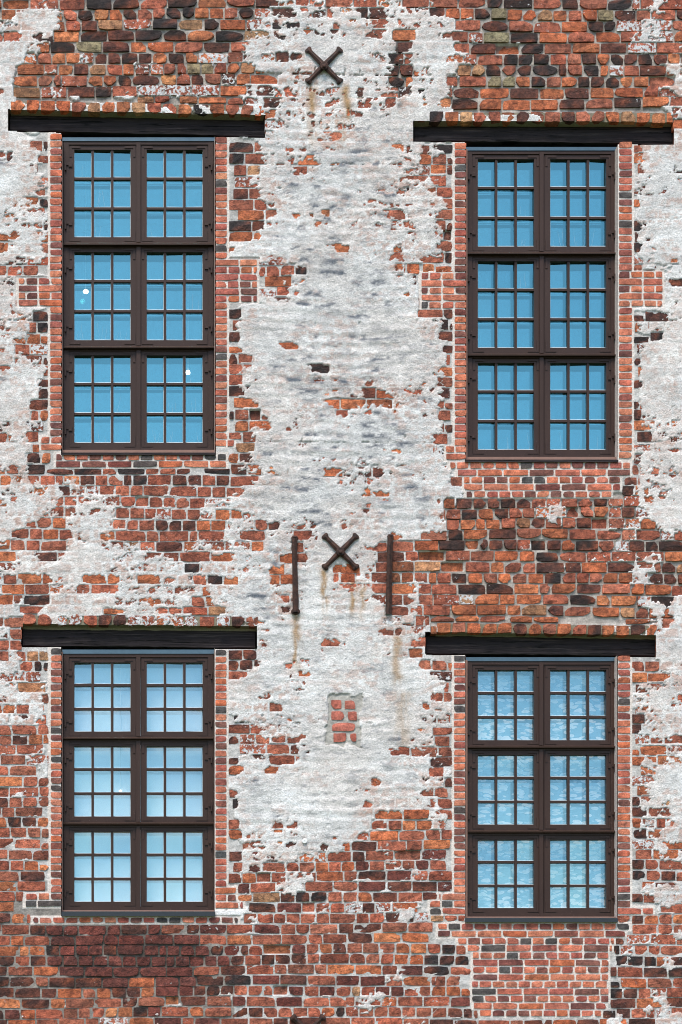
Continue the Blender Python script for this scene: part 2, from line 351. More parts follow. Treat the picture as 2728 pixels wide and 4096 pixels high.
def side(w, jl, jr, vt, vb, teeth, inner):
    """one jamb; teeth: (v0, v1, outer x)"""
    v = vt; k = 0
    while v+BH < vb+0.5:
        outer = jl if inner == 'r' else jr
        for a, b, x in teeth:
            if a <= v+BH/2 <= b: outer = x
        xa, xb = (outer, jr) if inner == 'r' else (jl, outer)
        wide = xb-xa > jr-jl+2
        fill_course(w, xa, xb, v, inner, ('s' if k % 2 else 'h') if wide else 'j', strt=23.4) if wide else new_bricks[w].append((xa, xb, v, v+BH))
        excl.append((xa-2.0, xb+2.0, v-1.2, v+PITCH+0.2))
        v += PITCH; k += 1
def base(w, rows, v0, pitch=PITCH, h=BH, first='h'):
    """courses under the window; rows: (left, right) each"""
    v = v0; t = first
    for xa, xb in rows:
        st = random.uniform(0, 0)
        x = xa; k = 0
        while x < xb-1.6:
            ln = (11.4 if t == 'h' else 24.2)+random.uniform(-0.5, 0.5)
            if k == 0: ln *= random.choice((1, 0.5, 0.75))
            e = min(x+ln, xb)
            if e-x > 1.6: new_bricks[w].append((x, e, v, v+h))
            x = e+1.5; k += 1
        excl.append((xa-2.0, xb+2.0, v-1.2, v+pitch+0.2))
        v += pitch; t = 's' if t == 'h' else 'h'
side(0, 50, 62, 133.8, 452, [(274, 309, 18.5), (438, 446, 41), (446, 460, 41)], 'r')
side(0, 215.4, 227, 137.0, 452, [(257, 304, 257), (438, 446, 234), (446, 460, 234)], 'l')
base(0, [(56, 226), (56, 226)], 454.0)
side(1, 454.6, 466.4, 143.2, 460, [(271.5, 307, 421.5), (448, 460, 446)], 'r')
side(1, 619.0, 632, 141.6, 461, [(273, 309, 662.5), (455, 462, 639)], 'l')
base(1, [(450, 630), (457.9, 630), (464, 620), (464, 620), (466.5, 611.5)], 462.4, first='h')
side(2, 50.6, 61.8, 648, 912, [(895, 930, 25.6)], 'r')
side(2, 215.3, 226.6, 649.4, 912, [(890, 900, 236), (900, 913, 243), (913, 930, 240)], 'l')
base(2, [(32.6, 238)], 917.4, first='h', h=5.4)
side(3, 454.0, 465.4, 655.4, 917, [(894, 901, 439), (901, 912, 430), (912, 922, 437)], 'r')
side(3, 617.8, 630.2, 655.4, 917, [(905, 924, 653)], 'l')
base(3, [(438, 630), (438, 625)]+[(458, 614)]*1+[(467.7, 612)]+[(473, 608.5)]*4+[(472, 608.5)]*3+[(474, 606), (480, 601)], 923.6)
# small square of later bricks set in cement
PATCH = [(331, 341.5, 700, 708.6), (344.6, 355.6, 700.5, 709), (331.2, 344.5, 711.2, 720), (347.6, 357, 711.5, 720.5),
         (332, 355.3, 722.8, 731.2), (333.4, 346.4, 733.2, 742), (350, 356.6, 733.4, 741.5)]
excl.append((326.5, 361, 694.5, 747))

# ------------------------------------------------------------------ the old brickwork: lay out courses
opens = []
for w in WIN: opens.append((w['x0']-1.6, w['x1']+1.6, w['head']-8, w['sill'][1]-0.6))
for l, r in zip(LINT, LROW): opens.append((l[0][0]-0.8, l[1][0]+0.8, min(l[0][1], l[1][1])-1.5, max(l[2][1], l[3][1])+0.3))
rowex = []
for a, b, va, vb in LROW:
    n = 6
    for i in range(n):
        xa = a+(b-a)*i/n; xb = a+(b-a)*(i+1)/n; vm = va+(vb-va)*(i+0.5)/n
        rowex.append((xa, xb, vm-11.6, vm+8))
allex = excl+opens+rowex
def clip(r):
    """take a brick outline out of the way of openings and surrounds"""
    a, b, c, d = r
    for x0, x1, y0, y1 in allex:
        if a < x1 and b > x0 and c < y1 and d > y0:
            cand = [(a, min(b, x0), c, d), (max(a, x1), b, c, d), (a, b, c, min(d, y0)), (a, b, max(c, y1), d)]
            cand = [q for q in cand if q[1]-q[0] > 0 and q[3]-q[2] > 0]
            if not cand: return None
            a, b, c, d = max(cand, key=lambda q: (q[1]-q[0])*(q[3]-q[2]))
    return (a, b, c, d) if b-a > 3.2 and d-c > 5.2 else None
edges = [float(V0)]
while edges[-1] < V1:
    v = edges[-1]; edges.append(v+(11.15 if v < 440 else 10.85 if v < 690 else 10.5))
old = []
wav = lambda u, k: 1.1*math.sin(u/97+k*0.21)+0.7*math.sin(u/41+k*0.9)
for k in range(len(edges)-1):
    v0, v1 = edges[k], edges[k+1]
    ps = random.choice((0.06, 0.1, 0.5, 0.8, 0.85)); x = U0-random.uniform(0, 20)
    while x < U1:
        ln = (random.gauss(25.6, 1.6) if random.random() < ps else random.gauss(13.4, 1.1))
        if random.random() < 0.04: ln *= 0.6
        j = random.uniform(0.9, 1.8); o = wav(x+ln/2, k)
        t = random.uniform(0.0, 0.5)
        q = clip((x, x+ln, v0+0.55+o+t*random.random(), v1-0.55+o-t*random.random()))
        if q: old.append(q)
        x += ln+j
# exposure and pieces on the fine grid
ID = np.full((GH, GW), -1, np.int32)
for i, (a, b, c, d) in enumerate(old):
    ID[max(0, int(round(c-V0))):int(round(d-V0)), max(0, int(round(a-U0))):int(round(b-U0))] = i
WARP1 = (fbm(16, 12, 101, 3)-0.5)*13; WARP2 = (fbm(16, 12, 202, 3)-0.5)*9
MU = smap(MV, UU+WARP1, VV+WARP2)
cu = np.array([(a+b)/2 for a, b, c, d in old]); cv = np.array([(c+d)/2 for a, b, c, d in old])
hw = np.array([(b-a)/2 for a, b, c, d in old])
mb = (smap(MV, cu-hw*0.5, cv)+smap(MV, cu+hw*0.5, cv)+2*smap(MV, cu, cv))/4
mb = mb+RNG.normal(0, 0.11, len(old))*(mb > 0.02)
MB_ = np.append(mb, 0)[ID]
isb = ID >= 0
n_big = fbm(9, 6, 301, 3)-0.5; n_fin = fbm(3.6, 3.0, 307, 2)-0.5
act = sstep(0.02, 0.2, MU)
def box_blur(A, r):
    for ax in (0, 1):
        p = np.pad(A, [(r+1, r) if k == ax else (0, 0) for k in (0, 1)], mode='edge'); c_ = np.cumsum(p, ax)
        A = (np.take(c_, range(2*r+1, p.shape[ax]), ax)-np.take(c_, range(0, p.shape[ax]-2*r-1), ax))/(2*r+1)
    return A
near = box_blur(box_blur(smap(MV, UU, VV), 14), 10)              # how much plaster is left round about
rim = 1-box_blur(isb.astype(float), 2)
F = np.where(isb, 0.5*MU+0.5*MB_+sstep(0.18, 0.62, near)*(0.17+0.50*rim), MU+0.22*act+0.8*sstep(0.14, 0.42, near)*sstep(-0.02, 0.25, MU+0.25*near))
fleck = sstep(0.585, 0.66, fbm(8, 5, 317, 4, 0.6))*(1-sstep(0.72, 0.97, near))*sstep(0.10, 0.4, near)
F = F-0.75*fleck*isb*sstep(0.35, 0.6, fbm(50, 35, 319, 2))
F = F+act*(0.66*n_big+0.54*n_fin+0.30*(fbm(2.1, 1.8, 313, 2)-0.5))
F = np.where(isb, F, F)
# regions with their own surface
SM = np.zeros_like(UU)                                   # new pointing round the windows
for a, b, c, d in excl[:-1]:
    SM[max(0, int(c-V0)):int(d-V0)+1, max(0, int(a-U0)):int(b-U0)+1] = 1
wob = (fbm(7, 7, 404, 2)-0.5)
def soft(A, r=1):
    for _ in range(r):
        A = (A+np.roll(A, 1, 0)+np.roll(A, -1, 0)+np.roll(A, 1, 1)+np.roll(A, -1, 1))/5
    return A
SM = soft(SM, 2)+0.5*wob*(soft(SM, 3) > 0.02)*(soft(SM, 3) < 0.98)
surround = SM > 0.5
a, b, c, d = excl[-1]
pd = np.maximum(np.maximum(a-UU, UU-b), np.maximum(c-VV, VV-d))+wob*9+0.5
cement = pd < 0
LEDGE = np.zeros_like(UU, bool)
for a, b, c, d in rowex: LEDGE |= (UU > a) & (UU < b) & (VV > c) & (VV < d)
# relief
undl = (fbm(75, 40, 501, 3)-0.5)*0.012
und = undl+(fbm(12, 5, 511, 4)-0.35)*0.0075
centre = np.exp(-((UU-345)/150)**2)
und += np.sin(2*np.pi*(VV+2*np.sin(UU/31))/10.9)*0.0026*sstep(0.42, 0.75, fbm(45, 22, 520, 3))*(0.3+centre)
hp = 0.0040+und-0.0022*box_blur((~isb).astype(float), 1)*(1-sstep(0.9, 1.0, near)*0.5)
deep = smap(MM, UU, VV)
bare_zone = np.where((VV < 128) | ((UU > 430) & (VV > 492) & (VV < 640)), 1.0, 0.0)  # bare brick zones with deeper joints and beige mortar
hm = undl-0.0062-0.0125*bare_zone-0.010*deep+(fbm(8, 5, 531, 3)-0.5)*0.0065
cover = sstep(0.455, 0.555, F)
FACE = []; SUNK = set()
for i, (a, b, c, d) in enumerate(old):
    j_, i_ = min(GH-1, max(0, int((c+d)/2-V0))), min(GW-1, max(0, int((a+b)/2-U0)))
    rough_zone = bare_zone[j_, i_] > 0
    if mb[i] < 0.1: fc = random.gauss(0.001, 0.0060 if rough_zone else 0.0035)
    else: fc = min(0.001, random.gauss(-0.001, 0.0012))
    fc = max(fc, -0.0012 if not rough_zone else -0.009)
    if mb[i] < 0.1 and random.random() < 0.022: fc -= random.uniform(0.014, 0.030); SUNK.add(i)
    FACE.append(fc+float(undl[j_, i_]))
Hh = hm+(hp-hm)*cover
for i in SUNK: Hh[ID == i] = FACE[i]-0.012
Hh = np.where(surround, -0.0045+(fbm(6, 6, 541, 3)-0.5)*0.004, Hh)
Hh = np.where(cement & ~surround, -0.007+(fbm(5, 5, 551, 3)-0.5)*0.012, Hh)
Hh = np.where(LEDGE & ~surround & (cover < 0.5), -0.016, Hh)
plast = ((cover > 0.32) & ~surround & ~cement)
# colour of plaster and mortar
mot = fbm(26, 15, 601, 5, 0.62); mot2 = fbm(5, 4, 611, 4, 0.7)
base_p = np.stack([0.725+0*UU, 0.71+0*UU, 0.69+0*UU], -1)
warm = sstep(0.42, 0.62, fbm(70, 50, 621, 3))[..., None]
base_p = base_p*(1-warm*np.array([0.00, 0.035, 0.055]))
base_p *= (0.66+0.62*mot)[..., None]*(0.72+0.56*mot2)[..., None]
thin = (sstep(0.46, 0.66, fbm(30, 16, 627, 4))*0.60+0.40*(1-sstep(0.6, 0.95, near)))*isb*sstep(0.40, 0.60, fbm(4, 3, 629, 3))
base_p = base_p*(1-thin[..., None])+np.array([0.56, 0.40, 0.34])*thin[..., None]
gs = smap(GV, UU+WARP1*1.4, VV+WARP2)
ripple = 0.5+0.5*np.sin(2*np.pi*(VV+2*np.sin(UU/31))/10.9+2.4)
gr = (0.35+0.85*ripple)*np.clip(gs*1.25+0.26*centre*(VV > 130)*(VV < 560), 0, 1)*sstep(0.40, 0.66, fbm(12, 4.5, 631, 5, 0.72))*0.95
gr = np.maximum(gr, 0.6*sstep(0.57, 0.68, fbm(12, 4, 641, 4, 0.68))*np.clip(MU*1.2-0.4, 0, 1)*(0.35+0.65*centre))
base_p = base_p*(1-gr[..., None])+np.array([0.185, 0.195, 0.215])*gr[..., None]
wcoat = np.clip(soft(MU, 6)*1.1, 0, 1)
lo = np.where(VV > 835, 0.72, np.where((VV > 470) & (UU < 420), 0.8, np.where(bare_zone > 0, 0.16, 0.7)))
lo = np.where((VV > 900) & (UU < 235), 0.22, lo)
wm = np.clip(np.maximum(lo*(0.5+1.0*fbm(22, 9, 651, 3)), wcoat)-0.75*deep, 0, 1)[..., None]
mort = np.array([0.40, 0.35, 0.30])*(1-wm)+np.array([0.56, 0.55, 0.535])*wm
mort = mort*(0.50+0.95*mot2)[..., None]*(1-0.6*deep)[..., None]*np.where((VV > 880) & (UU < 235), 0.62, 1.0)[..., None]
dirt = sstep(0.56, 0.70, fbm(20, 10, 661, 4))[..., None]*(1-wm)*0.6
mort = mort*(1-dirt)+np.array([0.07, 0.06, 0.055])*dirt
C = np.where(plast[..., None], base_p, mort)
C = np.where(surround[..., None], np.array([0.70, 0.63, 0.575])*(0.80+0.4*mot2)[..., None], C)
C = np.where((cement & ~surround)[..., None], np.array([0.42, 0.40, 0.36])*(0.60+0.8*mot2)[..., None], C)
# rust and run-off stains below the ironwork (u, v0, v1, width, strength)
for u, va, vb, wd, st in ((311, 82, 122, 4.5, 1), (346, 84, 126, 4.5, 1), (313, 118, 150, 6, .5), (340, 118, 150, 6, .4), (324.5, 568, 616, 3.6, 1), (352, 578, 618, 3.2, 1),
                          (362, 580, 620, 3, .75), (295.5, 613, 672, 4.2, .9), (397, 634, 690, 5, .75), (403, 690, 752, 8, .45), (377, 640, 655, 4, .25)):
    l = sstep(va-2, va+5, VV)*(1-sstep(vb-14, vb+4, VV))
    k = st*l*np.exp(-((UU-u-2*(fbm(20, 9, int(u), 2)-0.5)*3)/wd)**2)*sstep(0.22, 0.56, fbm(3, 13, int(u)+9, 4))
    C = C*(1-k[..., None])+np.array([0.40, 0.25, 0.125])*k[..., None]
for u, va, vb, wd, st in ((399, 28, 110, 5, .75), (385.5, 545, 612, 2.6, .8), (393.5, 540, 606, 3, .75), (291, 600, 615, 3, .6), (300, 600, 615, 3, .5), (345, 55, 70, 3, .2)):  # darker strips down the tie scar and beside the iron bars
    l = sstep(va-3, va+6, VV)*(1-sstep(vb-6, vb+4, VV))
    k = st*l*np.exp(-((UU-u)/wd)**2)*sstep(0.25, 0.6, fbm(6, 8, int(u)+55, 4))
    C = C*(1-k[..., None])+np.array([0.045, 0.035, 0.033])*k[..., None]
C = np.clip(C, 0.012, 0.82)

# ------------------------------------------------------------------ ground
g = MB(); g.add([(-900, -1500, 0), (900, -1500, 0), (900, 400, 0), (-900, 400, 0)], [(0, 1, 2, 3)])
tag(g.build('ground', M_GRASS), kind='structure')

# ------------------------------------------------------------------ building
bld = bpy.data.objects.new('brick_building', None); COL.objects.link(bld); bld.location = (0, 0, 0)
tag(bld, 'old red brick building front with patchy white plaster and four tall brown windows', 'building')

# coat and mortar as relief meshes cut out at the openings
hole = np.zeros_like(UU, bool)
for a, b, c, d in opens[:4]: hole |= (UU > a) & (UU < b) & (VV > c) & (VV < d)
for l, r in zip(LINT, LROW):
    t = (UU-l[0][0])/(l[1][0]-l[0][0])
    top = r[2]+(r[3]-r[2])*t-0.4; bot = l[3][1]+(l[2][1]-l[3][1])*t
    hole |= (UU > l[0][0]-1.0) & (UU < l[1][0]+1.0) & (VV > top) & (VV < bot-0.2)
keepv = ~hole
co = np.stack([UU/100, -Hh, (1024-VV)/100+Z0], -1).reshape(-1, 3).astype(np.float32)
cells = keepv[:-1, :-1] & keepv[1:, :-1] & keepv[:-1, 1:] & keepv[1:, 1:]
idx = np.arange(GH*GW).reshape(GH, GW)
pc = (plast[:-1, :-1].astype(int)+plast[1:, :-1]+plast[:-1, 1:]+plast[1:, 1:]) >= 2
def grid_mesh(name, sel, mat):
    j, i = np.nonzero(sel)
    q = np.stack([idx[j+1, i], idx[j+1, i+1], idx[j, i+1], idx[j, i]], -1)
    used, inv = np.unique(q, return_inverse=True); q = inv.reshape(q.shape)
    me = bpy.data.meshes.new(name); nf = len(q)
    me.vertices.add(len(used)); me.vertices.foreach_set('co', co[used].ravel())
    me.loops.add(nf*4); me.loops.foreach_set('vertex_index', q.ravel().astype(np.int32))
    me.polygons.add(nf); me.polygons.foreach_set('loop_start', np.arange(0, nf*4, 4, dtype=np.int32))
    me.polygons.foreach_set('use_smooth', np.ones(nf, bool))
    me.update(calc_edges=True)
    at = me.color_attributes.new('tint', 'FLOAT_COLOR', 'POINT')
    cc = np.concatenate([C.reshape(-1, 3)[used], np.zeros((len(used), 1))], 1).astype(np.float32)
    at.data.foreach_set('color', cc.ravel()); me.materials.append(mat)
    return link(name, me, bld)
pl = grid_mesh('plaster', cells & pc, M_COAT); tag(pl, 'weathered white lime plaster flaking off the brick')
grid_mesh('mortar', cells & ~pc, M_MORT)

# solid wall behind the face, with the openings left free, out to beyond the measured area and down to the ground
holes = []
for w in WIN:
    a, b = P(w['x0']-0.6, 0, 0.1)[0], P(w['x1']+0.6, 0, 0.1)[0]
    t, bt = P(0, w['head']-2, 0.1)[2], P(0, w['sill'][0], 0.1)[2]
    holes.append((a, b, bt, t))
for l in LINT:
    a, b = l[0][0]/100-0.02, l[1][0]/100+0.03
    t = (1024-min(l[0][1], l[1][1]))/100+Z0+0.06; bt = (1024-max(l[2][1], l[3][1]))/100+Z0-0.02
    holes.append((a, b, bt, t))
xs = sorted({-9.0, 16.0, *[h[0] for h in holes], *[h[1] for h in holes]}); zs = sorted({0.0, 16.5, *[h[2] for h in holes], *[h[3] for h in holes]})
solid = lambda x, z: not any(h[0] < x < h[1] and h[2] < z < h[3] for h in holes)
core = MB(); Y0c, Y1c = 0.045, 0.62
S = [[solid((xs[i]+xs[i+1])/2, (zs[j]+zs[j+1])/2) for j in range(len(zs)-1)] for i in range(len(xs)-1)]
for i in range(len(xs)-1):
    for j in range(len(zs)-1):
        if not S[i][j]: continue
        x0, x1, z0, z1 = xs[i], xs[i+1], zs[j], zs[j+1]
        core.add([(x0, Y0c, z0), (x1, Y0c, z0), (x1, Y0c, z1), (x0, Y0c, z1)], [(0, 1, 2, 3)])
        core.add([(x0, Y1c, z0), (x1, Y1c, z0), (x1, Y1c, z1), (x0, Y1c, z1)], [(3, 2, 1, 0)])
        for di, dj, q in ((-1, 0, (x0, z0, x0, z1)), (1, 0, (x1, z1, x1, z0)), (0, -1, (x1, z0, x0, z0)), (0, 1, (x0, z1, x1, z1))):
            ii, jj = i+di, j+dj
            if 0 <= ii < len(xs)-1 and 0 <= jj < len(zs)-1 and S[ii][jj]: continue
            a, b, c, d = q
            core.add([(a, Y0c, b), (c, Y0c, d), (c, Y1c, d), (a, Y1c, b)], [(0, 1, 2, 3)])
core.build('wall_core', M_CORE, bld)
# plain lime-washed wall beyond the measured area
edge = MB(); ex0, ex1 = U0/100, U1/100; ez0, ez1 = (1024-V1)/100+Z0, (1024-V0)/100+Z0
for x0, x1, z0, z1 in ((-9, ex0, 0, 16.5), (ex1, 16, 0, 16.5), (ex0, ex1, 0, ez0), (ex0, ex1, ez1, 16.5)):
    edge.add([(x0, -0.004, z0), (x1, -0.004, z0), (x1, -0.004, z1), (x0, -0.004, z1), (x0, 0.04, z0), (x1, 0.04, z0), (x1, 0.04, z1), (x0, 0.04, z1)],
             [(0, 1, 2, 3), (4, 5, 1, 0), (5, 6, 2, 1), (6, 7, 3, 2), (7, 4, 0, 3)])
def far_wall():
    m, nt, b = nmat('far_wall', 0.95)
    n = noise(nt, 2.2, 6, 0.65); n2 = noise(nt, 30, 5, 0.7)
    g = N(nt, 'ShaderNodeNewGeometry'); mp = N(nt, 'ShaderNodeMapping'); mp.inputs['Rotation'].default_value = (math.radians(-90), 0, 0)
    nt.links.new(g.outputs['Position'], mp.inputs['Vector'])
    bt = N(nt, 'ShaderNodeTexBrick', Scale=1.0); bt.inputs['Brick Width'].default_value = 0.2; bt.inputs['Row Height'].default_value = 0.108; bt.inputs['Mortar Size'].default_value = 0.008
    bt.inputs['Color1'].default_value = (0.36, 0.11, 0.06, 1); bt.inputs['Color2'].default_value = (0.13, 0.055, 0.04, 1); bt.inputs['Mortar'].default_value = (0.45, 0.42, 0.39, 1)
    nt.links.new(mp.outputs[0], bt.inputs['Vector'])
    c = mix(nt, ramp(nt, n, 0.47, 0.50), bt.outputs['Color'], (0.62, 0.61, 0.60))
    c = mix(nt, 1.0, c, ramp(nt, n2, 0.3, 0.7, (0.6, 0.6, 0.6, 1), (1.1, 1.1, 1.1, 1)), 'MULTIPLY')
    nt.links.new(c, b.inputs['Base Color']); bump(nt, b, n2, 0.6, 0.015); return m
edge.build('outer_wall', far_wall(), bld)

# ------------------------------------------------------------------ bricks
PAL = {'d': lin(60, 42, 38), 'o': lin(208, 121, 81), 'r': lin(184, 108, 84), 'b': lin(104, 63, 53), 'k': lin(50, 43, 44), 't': lin(193, 143, 106),
       'y': lin(158, 147, 116), 'm': lin(122, 66, 57)}
def brick_geo(x0, x1, v0, v1, face, depth, rough, rnd, tilt=0.0):
    """front grid 4 x 3 with worn corners, and four sides going into the wall; face > 0 is proud of the wall"""
    W, Hb = (x1-x0)/100, (v1-v0)/100; X = x0/100; Z = (1024-v1)/100+Z0
    vsl = []; nx, nz = 4, 3
    zb = [0, 0.5+random.uniform(-.12, .12), 1]
    for j in range(nz):
        for i in range(nx):
            fx = i/(nx-1)+(random.uniform(-.07, .07) if 0 < i < nx-1 else 0); fz = zb[j]
            ex = i in (0, nx-1); ez = j in (0, nz-1)
            x = X+fx*W; z = Z+fz*Hb; y = -face-random.uniform(-rough, rough)
            dx = (1 if i == 0 else -1) if ex else 0; dz = (1 if j == 0 else -1) if ez else 0
            if ex and ez:
                k = rnd*(random.uniform(0.2, 0.9) if random.random() < 0.72 else random.uniform(1.4, 3.2)); x += dx*k; z += dz*k*0.8; y += rnd*0.6
            elif ex: x += dx*rnd*random.uniform(-.1, .45); y += rnd*0.3
            elif ez: z += dz*rnd*random.uniform(-.1, .45); y += rnd*0.3
            z += tilt*(fx-0.5)*W
            vsl.append((x, y, z))
    f = [(j*nx+i, j*nx+i+1, (j+1)*nx+i+1, (j+1)*nx+i) for j in range(nz-1) for i in range(nx-1)]
    ring = [0, 1, 2, 3, 7, 11, 10, 9, 8, 4]; n = len(vsl)
    for r in ring: x, y, z = vsl[r]; vsl.append((x, depth, z))
    for q in range(len(ring)):
        q2 = (q+1) % len(ring); f.append((ring[q2], ring[q], n+q, n+q2))
    return vsl, f
def blotch(col, ch, n, amt=None):
    """uneven firing and soot: the colour of a brick wanders over its face"""
    amt = amt if amt is not None else {'b': 0.75, 'd': 0.7, 'k': 0.6, 'r': 0.42, 'o': 0.36, 'm': 0.35}.get(ch, 0.25)
    dark = lin(38, 30, 30); warm = lin(158, 86, 58); px = random.uniform(-1, 1); pz = random.uniform(-1, 1); out = []
    for q in range(n):
        if q < 12: i, j = q % 4, q//4
        else: i, j = ((0, 0), (1, 0), (2, 0), (3, 0), (3, 1), (3, 2), (2, 2), (1, 2), (0, 2), (0, 1))[q-12]
        t = px*(i/1.5-1)*0.5+pz*(j-1)*0.5+random.gauss(0, 0.45)
        k = max(0.0, min(1.0, t*amt)); h = max(0.0, min(0.8, -t*amt)) if ch in 'bdk' else 0.0
        out.append((*[x*(1-k-h*(1-k))+d_*k+w_*h*(1-k) for x, d_, w_ in zip(col[:3], dark, warm)], col[3]))
    return out
def tint(c, jit=0.16):
    k = math.exp(random.gauss(0, jit)); h = random.gauss(0, 0.05)
    return tuple(max(0.01, min(0.75, x*k*(1+s*h))) for x, s in zip(c, (0.4, -1, -1.4)))

vis = np.bincount(np.where((ID >= 0) & (F < 0.52) & keepv & (UU >= 0) & (UU <= 682) & (VV >= 0) & (VV <= 1024), ID, len(old)).ravel(), minlength=len(old)+1)[:len(old)]
visall = np.bincount(np.where((ID >= 0) & (F < 0.62) & keepv, ID, len(old)).ravel(), minlength=len(old)+1)[:len(old)]
order = np.argsort(-vis)
single = set(order[:300].tolist())
rest = MB()
DARK_MARKS = [(399, 30, 108, 2.5, 0.92), (388, 548, 610, 8, 0.45), (399, 560, 575, 10, 0.4), (665, 540, 582, 9, 0.7), (303, 600, 616, 5, 0.4)]   # scar of the lost tie, stain at the right, bricks darkened beside the bars
def old_colour(u, v):
    ch = char_at(u, v); w = 0.0
    if ch in 'RO': w = random.uniform(0.25, 0.95); ch = ch.lower()
    elif ch in '+-': w = random.uniform(0.3, 0.9); ch = random.choice('rrrob')
    elif ch in '.,#': w = random.uniform(0.1, 0.6); ch = random.choice('rrroob')
    else:
        w = random.choice((0, 0, 0, 0.15, 0.3, 0.45)) if ch in 'ormb' else 0.0
    if v > 850 and ch in 'or' and random.random() < 0.30: ch = random.choice('rrmmb')
    if ch in 'or' and random.random() < 0.12: ch = random.choice('ororbt')
    if ch == 'b': ch = random.choices('bdrok', (52, 30, 9, 6, 3) if v < 128 or (u > 425 and 490 < v < 640) else (62, 8, 20, 9, 1))[0]
    col = tint(PAL[ch], 0.19)
    for su, sv0, sv1, sw, st in DARK_MARKS:
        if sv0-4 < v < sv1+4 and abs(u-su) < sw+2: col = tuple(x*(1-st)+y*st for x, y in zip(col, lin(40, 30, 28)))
    return (*col, w), ch
for i, (a, b, c, d) in enumerate(old):
    if visall[i] < 3: continue
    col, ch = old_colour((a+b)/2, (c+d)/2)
    worn = mb[i] < 0.1
    face = FACE[i]
    vv, ff = brick_geo(a, b, c, d, face, 0.07, 0.0045 if worn else 0.002, (0.009 if c < 125 or (a > 430 and 490 < c < 640) else 0.005) if worn else 0.003, random.gauss(0, 0.012))
    if i in single:
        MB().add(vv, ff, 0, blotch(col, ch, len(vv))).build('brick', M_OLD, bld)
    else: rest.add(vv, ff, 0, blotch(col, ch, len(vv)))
ro = rest.build('brickwork', M_OLD, bld); tag(ro, kind='stuff')

# course of bricks hanging over each beam
for li, (a, b, va, vb) in enumerate(LROW):
    row = bpy.data.objects.new('lintel_course', None); COL.objects.link(row); row.parent = bld
    mb_ = MB()
    x = a; k = 0
    while x < b-5:
        ln = min(random.gauss(13.6, 0.8), b-x); t = (x+ln/2-a)/(b-a); bot = va+(vb-va)*t+random.uniform(-0.5, 0.6)
        ch = LMAP[li][min(len(LMAP[li])-1, int(t*len(LMAP[li])))]; w = 0.1
        if ch in 'RO': w = 0.85; ch = ch.lower()
        vv, ff = brick_geo(x, x+ln, bot-random.gauss(9.9, 0.25), bot, random.gauss(0.012, 0.006), 0.16, 0.004, 0.009, random.gauss(0, 0.015))
        MB().add(vv, ff, 0, blotch((*tint(PAL[ch]), w), ch, len(vv))).build('brick', M_OLD, row)
        x += ln+random.uniform(1.0, 1.9); k += 1
    # mortar bed between the bricks and the beam
    n = 30; bed = MB(); pts = []
    for q in range(n+1):
        t = q/n; u = a+(b-a)*t; bo = va+(vb-va)*t
        for (dv, y) in ((-9.5, 0.004), (-0.7, 0.008), (0.15, 0.075), (99, 0.088)):
            X, _, Z = u/100, 0, (1024-bo-dv)/100+Z0
            if dv == 99: Z = P(u, LINT[li][0][1]+(LINT[li][1][1]-LINT[li][0][1])*t+0.9, 0.088)[2]
            pts.append((X, y+random.uniform(-.004, .004), Z+random.uniform(-.003, .003)))
    fs = [(q*4+r, q*4+r+1, q*4+r+5, q*4+r+4) for q in range(n) for r in range(3)]
    bed.add(pts, fs, 0, (0.24, 0.21, 0.15, 0)); bed.build('mortar_bed', M_MORT, row)

# new brick surrounds
NEWP = [lin(214, 132, 102), lin(208, 126, 100), lin(196, 114, 94), lin(176, 98, 86), lin(134, 86, 76), lin(128, 76, 70), lin(204, 116, 80)]
for wi, lst in enumerate(new_bricks):
    sur = bpy.data.objects.new('window_surround', None); COL.objects.link(sur); sur.parent = bld
    for (a, b, c, d) in lst:
        col = random.choices(NEWP, (4, 4, 4, 3, 2, 1.6, 1.6))[0]
        if random.random() < (0.035, 0.05, 0.11, 0.04)[wi]: col = lin(86, 82, 82)
        vv, ff = brick_geo(a+random.uniform(0, .25), b-random.uniform(0, .25), c+random.uniform(-.2, .3), d+random.uniform(-.3, .2), random.gauss(0.0042, 0.0012), 0.16, 0.0014, 0.0034, random.gauss(0, 0.011))
        MB().add(vv, ff, 0, blotch((*tint(col, 0.10), random.choice((0, 0, 0, .2))), 'n', len(vv), 0.22)).build('brick', M_NEW, sur)
    # pointing on the sides of the opening
    w = WIN[wi]; rv = MB(); c = (0.60, 0.52, 0.47, 0)
    for u, sg in ((w['x0']-1.5, 1), (w['x1']+1.5, -1)):
        q = [(u/100, 0.004), (u/100+sg*0.004, 0.16)]
        zt = (1024-w['head']+2)/100+Z0; zb_ = (1024-w['sill'][1]-2)/100+Z0
        rv.add([(q[0][0], q[0][1], zb_), (q[1][0], q[1][1], zb_), (q[1][0], q[1][1], zt), (q[0][0], q[0][1], zt)], [(0, 1, 2, 3) if sg > 0 else (3, 2, 1, 0)], 0, c)
    zs_ = (1024-w['sill'][1]-1.2)/100+Z0
    rv.add([(w['x0']/100-.02, 0.004, zs_), (w['x1']/100+.02, 0.004, zs_), (w['x1']/100+.02, 0.16, zs_+0.02), (w['x0']/100-.02, 0.16, zs_+0.02)], [(0, 1, 2, 3)], 0, c)
    rv.build('reveal', M_MORT, sur)
pat = bpy.data.objects.new('patch', None); COL.objects.link(pat); pat.parent = bld
tag(pat, 'small square of pink bricks set in grey cement in the plaster')
for a, b, c, d in PATCH:
    vv, ff = brick_geo(a, b, c, d, 0.004, 0.05, 0.002, 0.006, random.gauss(0, 0.02))
    MB().add(vv, ff, 0, (*tint(lin(190, 108, 92), 0.06), 0.15)).build('brick', M_NEW, pat)

